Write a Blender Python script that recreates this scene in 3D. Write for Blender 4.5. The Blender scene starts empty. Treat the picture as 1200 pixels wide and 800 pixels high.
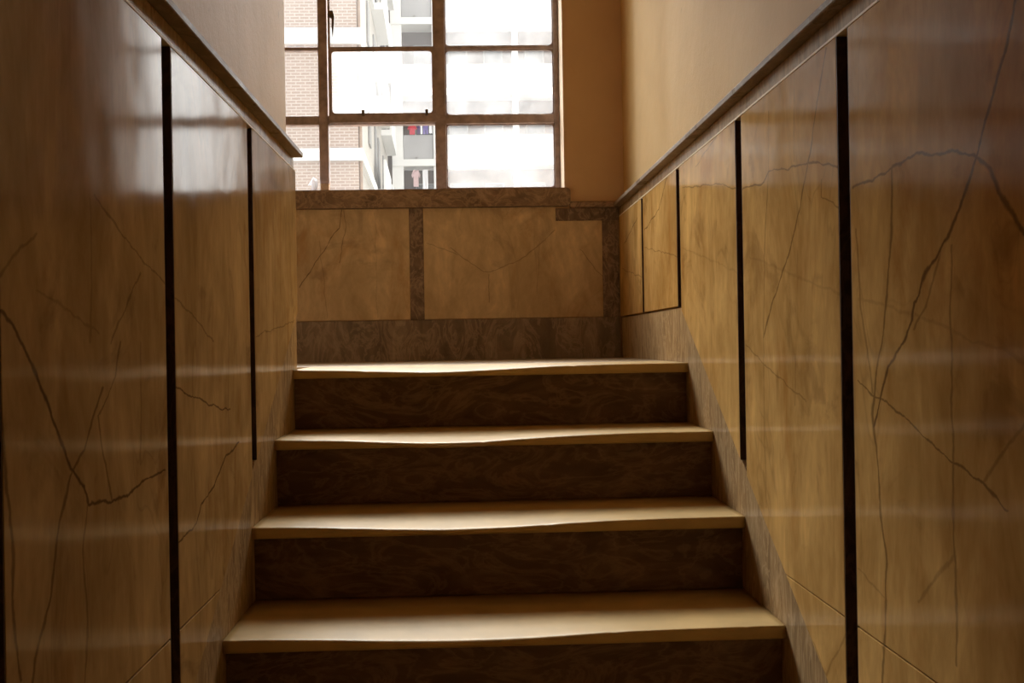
import bpy, bmesh, math, random
from mathutils import Vector, Matrix, noise as mnoise

random.seed(7)
scene = bpy.context.scene
COL = scene.collection

# ------------------------------------------------------------------ sizes (metres)
W = 1.10                    # clear width of the flight
R, G = 0.16852, 0.32093     # riser and going
D = 1.37                    # inner face of the window wall
PT = 0.562                  # top of the marble panels
ST_C, ST_M = 0.1148, 0.525  # stringer line  z = ST_C + ST_M*y
SK = 0.1615                 # top of the landing skirting
JOINT = -0.400              # low horizontal slab joint
FLOOR = -9 * R              # lower floor


def stringer(y):
    return ST_C + ST_M * y


# ------------------------------------------------------------------ object helpers
def mesh_obj(name, bm, mat, parent=None, smooth=False):
    me = bpy.data.meshes.new(name)
    bm.normal_update()
    bm.to_mesh(me)
    bm.free()
    if smooth:
        for p in me.polygons:
            p.use_smooth = True
    o = bpy.data.objects.new(name, me)
    COL.objects.link(o)
    if mat is not None:
        me.materials.append(mat)
    if parent is not None:
        off = Vector((0, 0, 0))
        q = parent
        while q is not None:
            off += Vector(q.location)
            q = q.parent
        me.transform(Matrix.Translation(-off))
        o.parent = parent
    return o


def empty(name, loc):
    o = bpy.data.objects.new(name, None)
    o.empty_display_size = 0.1
    o.location = loc
    COL.objects.link(o)
    return o


def tag(o, label=None, cat=None, group=None, kind=None):
    if label:
        o['label'] = label
    if cat:
        o['category'] = cat
    if group:
        o['group'] = group
    if kind:
        o['kind'] = kind
    return o


def box_into(bm, x0, x1, y0, y1, z0, z1):
    vs = [bm.verts.new(c) for c in ((x0, y0, z0), (x1, y0, z0), (x1, y1, z0), (x0, y1, z0),
                                    (x0, y0, z1), (x1, y0, z1), (x1, y1, z1), (x0, y1, z1))]
    for f in ((3, 2, 1, 0), (4, 5, 6, 7), (0, 1, 5, 4), (1, 2, 6, 5), (2, 3, 7, 6), (3, 0, 4, 7)):
        bm.faces.new([vs[i] for i in f])


def bevel_all(bm, w, seg=2):
    if w > 0:
        bmesh.ops.bevel(bm, geom=list(bm.edges), offset=w, segments=seg, profile=0.5, affect='EDGES', clamp_overlap=True)


def box(name, x0, x1, y0, y1, z0, z1, mat, parent=None, bev=0.0):
    bm = bmesh.new()
    box_into(bm, x0, x1, y0, y1, z0, z1)
    bevel_all(bm, bev)
    return mesh_obj(name, bm, mat, parent)


def prism_into(bm, pts, axis, a, b):
    def P(u, v, t):
        return (t, u, v) if axis == 'x' else ((u, t, v) if axis == 'y' else (u, v, t))
    lo = [bm.verts.new(P(u, v, a)) for u, v in pts]
    hi = [bm.verts.new(P(u, v, b)) for u, v in pts]
    n = len(pts)
    bm.faces.new(lo)
    bm.faces.new(hi[::-1])
    for i in range(n):
        j = (i + 1) % n
        bm.faces.new((lo[j], lo[i], hi[i], hi[j]))
    bmesh.ops.recalc_face_normals(bm, faces=bm.faces[:])


def prism(name, pts, axis, a, b, mat, parent=None, bev=0.0):
    bm = bmesh.new()
    prism_into(bm, pts, axis, a, b)
    bevel_all(bm, bev)
    return mesh_obj(name, bm, mat, parent)


# ------------------------------------------------------------------ material helpers
class NT:
    def __init__(self, name):
        self.mat = bpy.data.materials.new(name)
        self.mat.use_nodes = True
        self.t = self.mat.node_tree
        self.t.nodes.clear()
        self.out = self.t.nodes.new('ShaderNodeOutputMaterial')

    def n(self, typ, **kw):
        nd = self.t.nodes.new(typ)
        for k, v in kw.items():
            setattr(nd, k, v)
        return nd

    def l(self, a, b):
        self.t.links.new(a, b)

    def set(self, sock, v):
        if hasattr(v, 'is_output') or isinstance(v, bpy.types.NodeSocket):
            self.l(v, sock)
        else:
            sock.default_value = v

    def math(self, op, a, b=None, c=None, clamp=False):
        nd = self.n('ShaderNodeMath', operation=op)
        nd.use_clamp = clamp
        self.set(nd.inputs[0], a)
        if b is not None:
            self.set(nd.inputs[1], b)
        if c is not None:
            self.set(nd.inputs[2], c)
        return nd.outputs[0]

    def vmath(self, op, a, b=None):
        nd = self.n('ShaderNodeVectorMath', operation=op)
        self.set(nd.inputs[0], a)
        if b is not None:
            self.set(nd.inputs[1], b)
        return nd.outputs['Vector'] if op not in ('DOT_PRODUCT', 'LENGTH', 'DISTANCE') else nd.outputs['Value']

    def mix(self, fac, a, b):
        nd = self.n('ShaderNodeMix', data_type='RGBA')
        self.set(nd.inputs[0], fac)
        self.set(nd.inputs[6], a)
        self.set(nd.inputs[7], b)
        return nd.outputs[2]

    def noise(self, vec, scale, detail=4.0, rough=0.55, dist=0.0, color=False):
        nd = self.n('ShaderNodeTexNoise')
        self.l(vec, nd.inputs['Vector'])
        nd.inputs['Scale'].default_value = scale
        nd.inputs['Detail'].default_value = detail
        nd.inputs['Roughness'].default_value = rough
        nd.inputs['Distortion'].default_value = dist
        return nd.outputs['Color'] if color else nd.outputs['Fac']

    def ramp(self, fac, stops):
        nd = self.n('ShaderNodeValToRGB')
        el = nd.color_ramp.elements
        while len(el) < len(stops):
            el.new(0.5)
        for e, (p, c) in zip(el, stops):
            e.position = p
            e.color = (c[0], c[1], c[2], 1.0)
        self.l(fac, nd.inputs[0])
        return nd.outputs[0]

    def maprange(self, v, a, b, c=0.0, d=1.0, smooth=False):
        nd = self.n('ShaderNodeMapRange')
        if smooth:
            nd.interpolation_type = 'SMOOTHSTEP'
        self.set(nd.inputs[0], v)
        nd.inputs[1].default_value = a
        nd.inputs[2].default_value = b
        nd.inputs[3].default_value = c
        nd.inputs[4].default_value = d
        return nd.outputs[0]

    def pos(self):
        return self.n('ShaderNodeNewGeometry').outputs['Position']

    def bsdf(self, color, rough, bump=None, bump_strength=0.2, bump_dist=0.01, spec=0.5, coat=0.0, coat_rough=0.1):
        b = self.n('ShaderNodeBsdfPrincipled')
        self.set(b.inputs['Base Color'], color)
        self.set(b.inputs['Roughness'], rough)
        b.inputs['Specular IOR Level'].default_value = spec
        b.inputs['Coat Weight'].default_value = coat
        b.inputs['Coat Roughness'].default_value = coat_rough
        if bump is not None:
            bp = self.n('ShaderNodeBump')
            bp.inputs['Strength'].default_value = bump_strength
            bp.inputs['Distance'].default_value = bump_dist
            self.l(bump, bp.inputs['Height'])
            self.l(bp.outputs[0], b.inputs['Normal'])
        self.l(b.outputs[0], self.out.inputs[0])
        return b


def polished(m, col, rg, bump=None, gloss=0.29, ior=1.42, bs=0.12):
    # worn polish: a diffuse stone under a partly dulled clear surface
    df = m.n('ShaderNodeBsdfDiffuse')
    m.set(df.inputs[0], col)
    gl = m.n('ShaderNodeBsdfGlossy')
    gl.inputs[0].default_value = (1, 1, 1, 1)
    m.set(gl.inputs['Roughness'], rg)
    fr = m.n('ShaderNodeFresnel')
    fr.inputs[0].default_value = ior
    if bump is not None:
        bp = m.n('ShaderNodeBump')
        bp.inputs['Strength'].default_value = bs
        bp.inputs['Distance'].default_value = 0.02
        m.l(bump, bp.inputs['Height'])
        for nd in (df, gl, fr):
            m.l(bp.outputs[0], nd.inputs['Normal'])
    mx = m.n('ShaderNodeMixShader')
    m.l(m.math('MULTIPLY', fr.outputs[0], gloss), mx.inputs[0])
    m.l(df.outputs[0], mx.inputs[1])
    m.l(gl.outputs[0], mx.inputs[2])
    m.l(mx.outputs[0], m.out.inputs[0])


def c4(r, g, b):
    return (r, g, b, 1.0)


# one vein segment: 1 - smoothstep of the distance to the segment A-B
def make_seg_group():
    g = bpy.data.node_groups.new('vein_segment', 'ShaderNodeTree')
    for nm in ('P', 'A', 'AB'):
        g.interface.new_socket(nm, in_out='INPUT', socket_type='NodeSocketVector')
    for nm in ('InvLen2', 'Width'):
        g.interface.new_socket(nm, in_out='INPUT', socket_type='NodeSocketFloat')
    g.interface.new_socket('Fac', in_out='OUTPUT', socket_type='NodeSocketFloat')
    gi = g.nodes.new('NodeGroupInput')
    go = g.nodes.new('NodeGroupOutput')

    def vm(op, a, b):
        nd = g.nodes.new('ShaderNodeVectorMath')
        nd.operation = op
        g.links.new(a, nd.inputs[0])
        g.links.new(b, nd.inputs['Scale'] if op == 'SCALE' else nd.inputs[1])
        return nd.outputs['Value'] if op in ('DOT_PRODUCT', 'DISTANCE') else nd.outputs['Vector']
    pa = vm('SUBTRACT', gi.outputs['P'], gi.outputs['A'])
    dt = vm('DOT_PRODUCT', pa, gi.outputs['AB'])
    m = g.nodes.new('ShaderNodeMath')
    m.operation = 'MULTIPLY'
    m.use_clamp = True
    g.links.new(dt, m.inputs[0])
    g.links.new(gi.outputs['InvLen2'], m.inputs[1])
    cl = vm('SCALE', gi.outputs['AB'], m.outputs[0])
    d = vm('DISTANCE', pa, cl)
    dv = g.nodes.new('ShaderNodeMath')
    dv.operation = 'DIVIDE'
    g.links.new(d, dv.inputs[0])
    g.links.new(gi.outputs['Width'], dv.inputs[1])
    mr = g.nodes.new('ShaderNodeMapRange')
    mr.interpolation_type = 'SMOOTHSTEP'
    g.links.new(dv.outputs[0], mr.inputs[0])
    mr.inputs[1].default_value = 0.15
    mr.inputs[2].default_value = 1.0
    mr.inputs[3].default_value = 1.0
    mr.inputs[4].default_value = 0.0
    g.links.new(mr.outputs[0], go.inputs[0])
    return g


SEG = make_seg_group()
YS = 0.42       # the slabs are seen at a grazing angle: veins run broader along the wall


def slab_marble(name, veins, side=True, base=(0.63, 0.395, 0.14), dark=(0.38, 0.21, 0.06), rough=0.10, seed=0.0, vein_w=0.0029, coat=0.0):
    m = NT(name)
    p = m.pos()
    sh = m.vmath('ADD', p, (seed * 3.1, seed * 1.7, seed * 2.3))
    # streaks that run up the slab, broad cloudy patches and a fine grain
    mp = m.n('ShaderNodeMapping')
    mp.inputs['Scale'].default_value = (1.0, 0.75, 0.3) if side else (1.0, 1.0, 0.5)
    m.l(sh, mp.inputs[0])
    streak = m.noise(mp.outputs[0], 8.0, 6.0, 0.66, 0.9)
    fine = m.noise(mp.outputs[0], 45.0, 3.0, 0.6)
    cloud = m.noise(sh, 2.6, 4.0, 0.55, 0.8)
    t = m.math('MULTIPLY_ADD', streak, 0.75, m.math('MULTIPLY', cloud, 0.55))
    t = m.math('MULTIPLY_ADD', fine, 0.25, t)
    t = m.maprange(t, 0.56, 0.98)
    col = m.ramp(t, [(0.0, dark), (0.42, [(a + b) / 2 for a, b in zip(base, dark)]), (0.72, base), (1.0, [min(1, a * 1.22) for a in base])])
    # rusty stains and grey-brown smears inside the stone
    stain = m.maprange(m.noise(mp.outputs[0], 5.5, 5.0, 0.65, 1.2), 0.52, 0.72, 0.0, 0.55, True)
    col = m.mix(stain, col, c4(dark[0] * 0.95, dark[1] * 0.72, dark[2] * 0.5))
    smear = m.maprange(m.noise(sh, 4.2, 5.0, 0.6, 1.5), 0.56, 0.7, 0.0, 0.4, True)
    col = m.mix(smear, col, c4(dark[0] * 0.55, dark[1] * 0.5, dark[2] * 0.55))
    # faint cracks of its own
    mp2 = m.n('ShaderNodeMapping')
    mp2.inputs['Scale'].default_value = (1.0, 1.0, 0.45)
    m.l(sh, mp2.inputs[0])
    crack = m.math('ABSOLUTE', m.math('SUBTRACT', m.noise(mp2.outputs[0], 3.4, 3.0, 0.5, 1.1), 0.5))
    crack = m.maprange(crack, 0.0, 0.011, 0.2, 0.0)
    crack = m.math('MULTIPLY', crack, m.maprange(m.noise(sh, 1.9, 2.0), 0.42, 0.6))
    acc = crack
    if veins:
        # wobble the coordinates a little so that the veins run unevenly
        w1 = m.vmath('SUBTRACT', m.noise(p, 13.0, 4.0, 0.6, 0.0, True), (0.5, 0.5, 0.5))
        sc = m.n('ShaderNodeVectorMath', operation='SCALE')
        m.l(w1, sc.inputs[0])
        sc.inputs['Scale'].default_value = 0.024
        q = m.vmath('ADD', p, sc.outputs['Vector'])
        q = m.vmath('MULTIPLY', q, (0.0, YS, 1.0) if side else (1.0, 0.0, 1.0))
        wn = m.maprange(m.noise(p, 22.0, 2.0), 0.3, 0.7, 0.55, 1.35)
        for pl, wd, st in veins:
            chain = None
            for (a, b) in zip(pl[:-1], pl[1:]):
                A = Vector((0, a[0] * YS, a[1])) if side else Vector((a[0], 0, a[1]))
                B = Vector((0, b[0] * YS, b[1])) if side else Vector((b[0], 0, b[1]))
                g = m.n('ShaderNodeGroup')
                g.node_tree = SEG
                m.l(q, g.inputs['P'])
                g.inputs['A'].default_value = A
                g.inputs['AB'].default_value = B - A
                g.inputs['InvLen2'].default_value = 1.0 / max((B - A).length_squared, 1e-9)
                m.l(m.math('MULTIPLY', wn, vein_w * wd), g.inputs['Width'])
                chain = g.outputs[0] if chain is None else m.math('MAXIMUM', chain, g.outputs[0])
            acc = m.math('MAXIMUM', acc, m.math('MULTIPLY', chain, st * 0.85))
    col = m.mix(acc, col, c4(0.075, 0.034, 0.014))
    rg = m.maprange(m.noise(mp.outputs[0], 14.0, 4.0), 0.3, 0.7, rough * 0.8, rough * 1.35)
    hb = m.noise(sh, 3.0, 2.0)
    polished(m, col, rg, hb)
    return m.mat


def veined_marble(name, a, b, c, scale=7.0, stretch=(1.0, 1.0, 1.0), rot=(0, 0, 0), rough=0.22):
    m = NT(name)
    p = m.pos()
    mp = m.n('ShaderNodeMapping')
    mp.inputs['Rotation'].default_value = rot
    mp.inputs['Scale'].default_value = stretch
    m.l(p, mp.inputs[0])
    n1 = m.noise(mp.outputs[0], scale, 6.0, 0.62, 1.4)
    n2 = m.math('ABSOLUTE', m.math('SUBTRACT', m.noise(mp.outputs[0], scale * 1.3, 5.0, 0.6, 1.8), 0.5))
    vein = m.maprange(n2, 0.0, 0.06, 1.0, 0.0)
    col = m.ramp(n1, [(0.3, a), (0.55, b), (0.75, c)])
    col = m.mix(m.math('MULTIPLY', vein, 0.35), col, c4(*[x * 1.5 for x in c]))
    polished(m, col, m.maprange(m.noise(p, 9.0), 0.3, 0.7, rough * 0.8, rough * 1.3), gloss=0.3)
    return m.mat


def plaster(name, a, b, rough=0.5, bump=0.4, scale=3.0, spec=0.06):
    m = NT(name)
    p = m.pos()
    n1 = m.noise(p, scale, 5.0, 0.6, 0.4)
    n2 = m.noise(p, 70.0, 4.0, 0.7)
    col = m.ramp(n1, [(0.3, a), (0.7, b)])
    spots = m.maprange(m.noise(p, 16.0, 2.0, 0.5), 0.74, 0.78, 0.0, 0.5)
    col = m.mix(spots, col, c4(*[x * 0.55 for x in a]))
    m.bsdf(col, rough, m.math('MULTIPLY_ADD', n2, 0.6, m.noise(p, 12.0, 3.0)), bump, 0.004, spec=spec)
    return m.mat


def plain(name, color, rough=0.6, var=0.12, scale=6.0, metallic=0.0, spec=0.5):
    m = NT(name)
    p = m.pos()
    n1 = m.noise(p, scale, 4.0)
    col = m.ramp(n1, [(0.3, [x * (1 - var) for x in color]), (0.7, [min(1, x * (1 + var)) for x in color])])
    b = m.bsdf(col, rough, spec=spec)
    b.inputs['Metallic'].default_value = metallic
    return m.mat


def glass(name, haze, white=(0.9, 0.91, 0.92), patchy=0.25):
    m = NT(name)
    p = m.pos()
    tr = m.n('ShaderNodeBsdfTransparent')
    tr.inputs[0].default_value = c4(0.96, 0.97, 0.97)
    tl = m.n('ShaderNodeBsdfTranslucent')
    tl.inputs[0].default_value = c4(*white)
    gl = m.n('ShaderNodeBsdfGlossy')
    gl.inputs['Roughness'].default_value = 0.03
    fr = m.n('ShaderNodeFresnel')
    fr.inputs[0].default_value = 1.45
    f = m.maprange(m.noise(p, 7.0, 5.0, 0.65), 0.3, 0.7, max(0, haze - patchy * haze), min(1, haze + patchy * haze))
    m1 = m.n('ShaderNodeMixShader')
    m.l(f, m1.inputs[0])
    m.l(tr.outputs[0], m1.inputs[1])
    m.l(tl.outputs[0], m1.inputs[2])
    m2 = m.n('ShaderNodeMixShader')
    m.l(m.math('MULTIPLY', fr.outputs[0], 0.6), m2.inputs[0])
    m.l(m1.outputs[0], m2.inputs[1])
    m.l(gl.outputs[0], m2.inputs[2])
    m.l(m2.outputs[0], m.out.inputs[0])
    return m.mat


def brick(name):
    m = NT(name)
    p = m.pos()
    sep = m.n('ShaderNodeSeparateXYZ')
    m.l(p, sep.inputs[0])
    cb = m.n('ShaderNodeCombineXYZ')
    m.l(m.math('ADD', sep.outputs[0], sep.outputs[1]), cb.inputs[0])
    m.l(sep.outputs[2], cb.inputs[1])
    bt = m.n('ShaderNodeTexBrick')
    m.l(cb.outputs[0], bt.inputs['Vector'])
    bt.inputs['Color1'].default_value = c4(0.24, 0.175, 0.142)
    bt.inputs['Color2'].default_value = c4(0.28, 0.212, 0.175)
    bt.inputs['Mortar'].default_value = c4(0.36, 0.31, 0.28)
    bt.inputs['Scale'].default_value = 1.0
    bt.inputs['Brick Width'].default_value = 0.26
    bt.inputs['Row Height'].default_value = 0.085
    bt.inputs['Mortar Size'].default_value = 0.014
    n1 = m.noise(p, 1.3, 4.0)
    col = m.mix(m.maprange(n1, 0.3, 0.7, 0.0, 0.3), bt.outputs[0], c4(0.29, 0.228, 0.19))
    m.bsdf(col, 0.8)
    return m.mat

# vein lines of the slabs: (points along the wall and up, relative width, strength)
VEINS = {
    'R3': [
        ([(-1.96, 0.438), (-1.938, 0.396), (-1.905, 0.35), (-1.857, 0.283), (-1.82, 0.242), (-1.767, 0.188), (-1.696, 0.149), (-1.656, 0.11), (-1.649, 0.085), (-1.549, 0.017), (-1.515, -0.033), (-1.487, -0.073)], 1, 0.9),
        ([(-1.413, 0.302), (-1.545, 0.303), (-1.612, 0.311), (-1.674, 0.313), (-1.745, 0.302), (-1.797, 0.297), (-1.846, 0.283), (-1.89, 0.258), (-1.911, 0.23), (-1.951, 0.196), (-1.97, 0.174)], 1.2, 0.8),
        ([(-1.576, 0.305), (-1.575, 0.212), (-1.551, 0.134), (-1.534, 0.074), (-1.498, -0.0), (-1.481, -0.054), (-1.493, -0.099), (-1.516, -0.225), (-1.535, -0.273), (-1.524, -0.352), (-1.505, -0.459)], 1, 0.7),
        ([(-1.422, 0.233), (-1.439, 0.109), (-1.463, 0.044), (-1.482, -0.02)], 0.8, 0.5),
        ([(-1.78, 0.181), (-1.775, 0.078), (-1.771, -0.097), (-1.774, -0.206), (-1.776, -0.362)], 0.8, 0.55),
        ([(-1.418, -0.005), (-1.482, -0.024), (-1.522, -0.027), (-1.64, -0.062), (-1.771, -0.097), (-1.858, -0.115), (-1.919, -0.137)], 0.9, 0.7),
        ([(-1.432, 0.124), (-1.573, 0.108), (-1.656, 0.093), (-1.78, 0.071), (-1.904, 0.046), (-1.966, 0.036)], 1.4, 0.2),
        ([(-1.858, -0.115), (-1.922, -0.062), (-1.963, -0.035)], 1, 0.4),
        ([(-1.407, -0.303), (-1.532, -0.331)], 1, 0.3),
        ([(-1.65, -0.303), (-1.776, -0.214)], 1, 0.35),
        ([(-1.751, 0.181), (-1.692, 0.106), (-1.655, 0.072)], 0.8, 0.5),
    ],
    'R2': [
        ([(-1.288, 0.559), (-1.23, 0.476), (-1.191, 0.401), (-1.163, 0.365), (-1.087, 0.266), (-1.014, 0.207), (-0.916, 0.136), (-0.845, 0.067)], 0.9, 0.75),
        ([(-0.682, 0.399), (-0.866, 0.388), (-0.907, 0.403), (-1.066, 0.389), (-1.224, 0.37), (-1.352, 0.345)], 1, 0.75),
        ([(-0.915, 0.525), (-0.907, 0.403), (-0.874, 0.304), (-0.85, 0.147), (-0.835, -0.076), (-0.842, -0.291)], 0.8, 0.45),
        ([(-1.252, 0.337), (-1.25, 0.308), (-1.353, 0.276)], 0.8, 0.5),
        ([(-1.095, 0.592), (-1.084, 0.395)], 0.7, 0.35),
        ([(-0.697, 0.049), (-0.939, -0.01), (-1.139, -0.052)], 0.9, 0.45),
        ([(-1.073, 0.034), (-1.068, -0.063)], 0.8, 0.35),
        ([(-1.131, -0.475), (-1.229, -0.529), (-1.343, -0.422)], 1, 0.35),
        ([(-0.734, 0.245), (-1.013, 0.194), (-1.342, 0.135)], 1.5, 0.18),
    ],
    'R1': [
        ([(0.017, 0.495), (-0.424, 0.446), (-0.618, 0.41)], 0.9, 0.6),
        ([(0.032, 0.327), (-0.36, 0.262), (-0.629, 0.214)], 1.4, 0.2),
        ([(-0.168, 0.527), (-0.432, 0.56)], 1, 0.5),
    ],
    'P2': [
        ([(0.26, 0.567), (0.424, 0.482), (0.727, 0.444)], 1.2, 0.8),
        ([(0.734, 0.386), (0.1, 0.308)], 1, 0.5),
    ],
    'P1': [
        ([(0.879, 0.505), (1.22, 0.443)], 1, 0.8),
        ([(1.28, 0.348), (0.803, 0.287)], 1, 0.5),
    ],
    'L3': [
        ([(-2.017, 0.109), (-1.984, 0.092), (-1.926, 0.046), (-1.863, -0.025), (-1.816, -0.077), (-1.768, -0.106), (-1.753, -0.13), (-1.64, -0.139), (-1.581, -0.139), (-1.516, -0.131), (-1.382, -0.127)], 1.2, 0.9),
        ([(-1.602, 0.075), (-1.631, 0.028), (-1.707, -0.02), (-1.692, -0.071), (-1.651, -0.138)], 0.8, 0.6),
        ([(-1.687, 0.019), (-1.759, -0.059), (-1.816, -0.085), (-1.854, -0.136), (-1.885, -0.219), (-1.935, -0.274), (-1.946, -0.299)], 1, 0.7),
        ([(-2.017, 0.008), (-2.007, -0.081), (-1.994, -0.15), (-1.996, -0.203), (-1.977, -0.29)], 1, 0.7),
        ([(-1.756, -0.129), (-1.771, -0.18), (-1.763, -0.278), (-1.773, -0.349)], 0.9, 0.5),
        ([(-1.505, 0.075), (-1.515, -0.106)], 0.8, 0.35),
        ([(-1.703, 0.264), (-1.561, 0.215), (-1.369, 0.168)], 0.9, 0.5),
        ([(-1.499, 0.176), (-1.587, 0.117), (-1.648, 0.075)], 1, 0.5),
        ([(-1.914, 0.197), (-1.97, 0.17), (-2.016, 0.145)], 1, 0.5),
        ([(-1.72, 0.256), (-1.733, 0.075)], 0.8, 0.3),
        ([(-1.909, 0.135), (-1.701, 0.086)], 1, 0.3),
    ],
    'L2': [
        ([(-1.31, 0.003), (-1.194, -0.021), (-0.95, -0.057), (-0.869, -0.058)], 1, 0.85),
        ([(-0.787, -0.135), (-0.918, -0.152), (-1.037, -0.197), (-1.142, -0.214), (-1.177, -0.247), (-1.31, -0.258)], 1.2, 0.9),
        ([(-1.301, 0.146), (-1.12, 0.107), (-1.016, 0.076)], 1, 0.5),
        ([(-0.869, 0.146), (-0.891, -0.129)], 0.8, 0.3),
    ],
    'L1': [
        ([(-0.571, 0.087), (0.024, 0.138)], 1, 0.5),
    ],
    'B1': [
        ([(-0.003, 0.603), (-0.018, 0.532), (-0.094, 0.421), (-0.176, 0.297)], 1, 0.8),
        ([(0.004, 0.602), (0.009, 0.531), (-0.02, 0.393)], 0.9, 0.6),
        ([(-0.096, 0.478), (-0.067, 0.177)], 1, 0.3),
        ([(0.128, 0.588), (0.128, 0.174)], 0.8, 0.25),
    ],
    'B2': [
        ([(0.424, 0.448), (0.488, 0.399), (0.555, 0.347), (0.599, 0.354), (0.726, 0.41), (0.841, 0.511)], 1, 0.5),
        ([(0.572, 0.34), (0.573, 0.228)], 0.9, 0.5),
        ([(0.778, 0.467), (0.768, 0.266)], 0.9, 0.3),
        ([(0.942, 0.434), (0.969, 0.393), (1.033, 0.32)], 1, 0.5),
        ([(0.329, 0.466), (0.454, 0.42)], 1, 0.4),
    ],
}

SKY, GLOW, EXPO = 2.8, 76.0, 0.0

# ------------------------------------------------------------------ materials
LEFT_SHADE = dict(base=(0.52, 0.345, 0.15), dark=(0.31, 0.19, 0.07))      # same stone; the spine wall's weaker light is put into darker tones
SM = {k: slab_marble('ochre_marble_' + k, VEINS[k], side=not k.startswith('B'), seed=i * 1.37, **(LEFT_SHADE if k[0] == 'L' else {}))
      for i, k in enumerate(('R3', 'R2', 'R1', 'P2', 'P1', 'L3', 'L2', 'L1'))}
BACKC = dict(base=(0.68, 0.54, 0.39), dark=(0.46, 0.345, 0.225))
for i, k in enumerate(('B1', 'B2')):
    SM[k] = slab_marble('ochre_marble_' + k, VEINS[k], side=False, seed=20 + i * 2.1, rough=0.2, **BACKC)
SM['X'] = slab_marble('ochre_marble_plain', None, seed=9.3)
BORDER = veined_marble('grey_border_marble', (0.25, 0.165, 0.085), (0.37, 0.25, 0.125), (0.50, 0.36, 0.20), 14.0, (1, 1, 0.3), (0.3, 0, 0), 0.2)
SKIRT = veined_marble('grey_brown_skirting_marble', (0.16, 0.125, 0.11), (0.26, 0.205, 0.18), (0.42, 0.34, 0.29), 9.0, (1.0, 1.0, 0.45), (0, 0.7, 0), 0.25)
STRIP = veined_marble('dark_strip_marble', (0.13, 0.095, 0.08), (0.23, 0.17, 0.145), (0.42, 0.33, 0.28), 12.0, (1, 1, 0.6), (0, 0.8, 0), 0.3)
GROOVE_SHADE = veined_marble('groove_shade_marble', (0.055, 0.032, 0.016), (0.085, 0.05, 0.025), (0.13, 0.08, 0.04), 16.0, (1, 1, 0.4), (0.4, 0, 0), 0.45)  # shadow inside the grooves, put into the stone colour
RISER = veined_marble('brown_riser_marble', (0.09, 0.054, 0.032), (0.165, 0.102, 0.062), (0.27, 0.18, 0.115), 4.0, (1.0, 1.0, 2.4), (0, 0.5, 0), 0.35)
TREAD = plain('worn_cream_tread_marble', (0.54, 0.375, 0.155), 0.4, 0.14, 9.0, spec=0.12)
EDGE_LIGHT = plain('pale_edge_light', (0.80, 0.66, 0.42), 0.5, 0.08, 8.0, spec=0.2)  # pale colour for the light on the panels' top edge
TRIM = veined_marble('dado_trim_marble', (0.17, 0.115, 0.07), (0.23, 0.16, 0.10), (0.29, 0.21, 0.135), 12.0, (1, 0.35, 1), (0, 0, 0), 0.3)
SILLM = veined_marble('sill_marble', (0.165, 0.115, 0.09), (0.29, 0.205, 0.16), (0.45, 0.335, 0.265), 11.0, (0.8, 1, 1), (0, 0.6, 0), 0.3)
PLA = plaster('ochre_plaster', (0.56, 0.365, 0.14), (0.64, 0.43, 0.175))
PLB = plaster('tan_plaster_piers', (0.66, 0.46, 0.30), (0.74, 0.53, 0.35))
JAMB = plaster('cream_jamb_paint', (0.72, 0.58, 0.42), (0.78, 0.64, 0.47), 0.5, 0.1)
CEIL = plaster('ceiling_paint', (0.66, 0.50, 0.30), (0.72, 0.56, 0.36))
LAND = plain('landing_stone', (0.42, 0.30, 0.17), 0.35, 0.18, 5.0)
STEEL = plain('brown_painted_steel', (0.36, 0.275, 0.25), 0.55, 0.3, 30.0)
RUST = plain('chipped_tan_putty', (0.50, 0.34, 0.2), 0.8, 0.2, 60.0)
LATCH = plain('dull_brass_latch', (0.12, 0.085, 0.055), 0.45, 0.2, 40.0)
GCLEAR = glass('clear_glass', 0.012)
GTHIN = glass('dusty_glass', 0.02)
GHAZE = glass('milky_glass', 0.085, patchy=0.35)
PAPER = plain('white_paper', (0.8, 0.8, 0.82), 0.8, 0.04)
_t = PAPER.node_tree                                    # thin paper lets daylight through
_tl = _t.nodes.new('ShaderNodeBsdfTranslucent')
_tl.inputs[0].default_value = (0.85, 0.85, 0.87, 1)
_ms = _t.nodes.new('ShaderNodeMixShader')
_ms.inputs[0].default_value = 0.5
_out = next(n for n in _t.nodes if n.type == 'OUTPUT_MATERIAL')
_b = next(n for n in _t.nodes if n.type == 'BSDF_PRINCIPLED')
_t.links.new(_b.outputs[0], _ms.inputs[1])
_t.links.new(_tl.outputs[0], _ms.inputs[2])
_t.links.new(_ms.outputs[0], _out.inputs[0])
BRICK = brick('pale_brick')
WHITE = plain('white_render', (0.62, 0.615, 0.6), 0.8, 0.04, 1.0)
CREAM = plain('cream_render', (0.34, 0.32, 0.285), 0.8, 0.06, 0.8)
PARA = plain('grey_parapet_panel', (0.29, 0.286, 0.288), 0.7, 0.08, 1.2)
LOGGIA = plain('brown_loggia_wall', (0.075, 0.054, 0.046), 0.8, 0.15, 1.5)
WINF = plain('grey_window_frame', (0.2, 0.195, 0.19), 0.6, 0.1)
WGLS = plain('dark_window_glass', (0.06, 0.066, 0.07), 0.08, 0.2)
PIPE = plain('brown_downpipe', (0.22, 0.155, 0.115), 0.6, 0.1)
YARD = plain('courtyard_concrete', (0.35, 0.34, 0.32), 0.9, 0.15, 0.6)
CL_RED = plain('red_cloth', (0.42, 0.03, 0.05), 0.9, 0.1)
CL_VIOLET = plain('dark_violet_cloth', (0.07, 0.04, 0.12), 0.9, 0.1)
CL_BLUE = plain('violet_blue_cloth', (0.14, 0.11, 0.3), 0.9, 0.1)
CL_WHITE = plain('white_cloth', (0.6, 0.59, 0.61), 0.9, 0.05)
CL_PINK = plain('pale_pink_cloth', (0.42, 0.29, 0.29), 0.9, 0.08)
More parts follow.
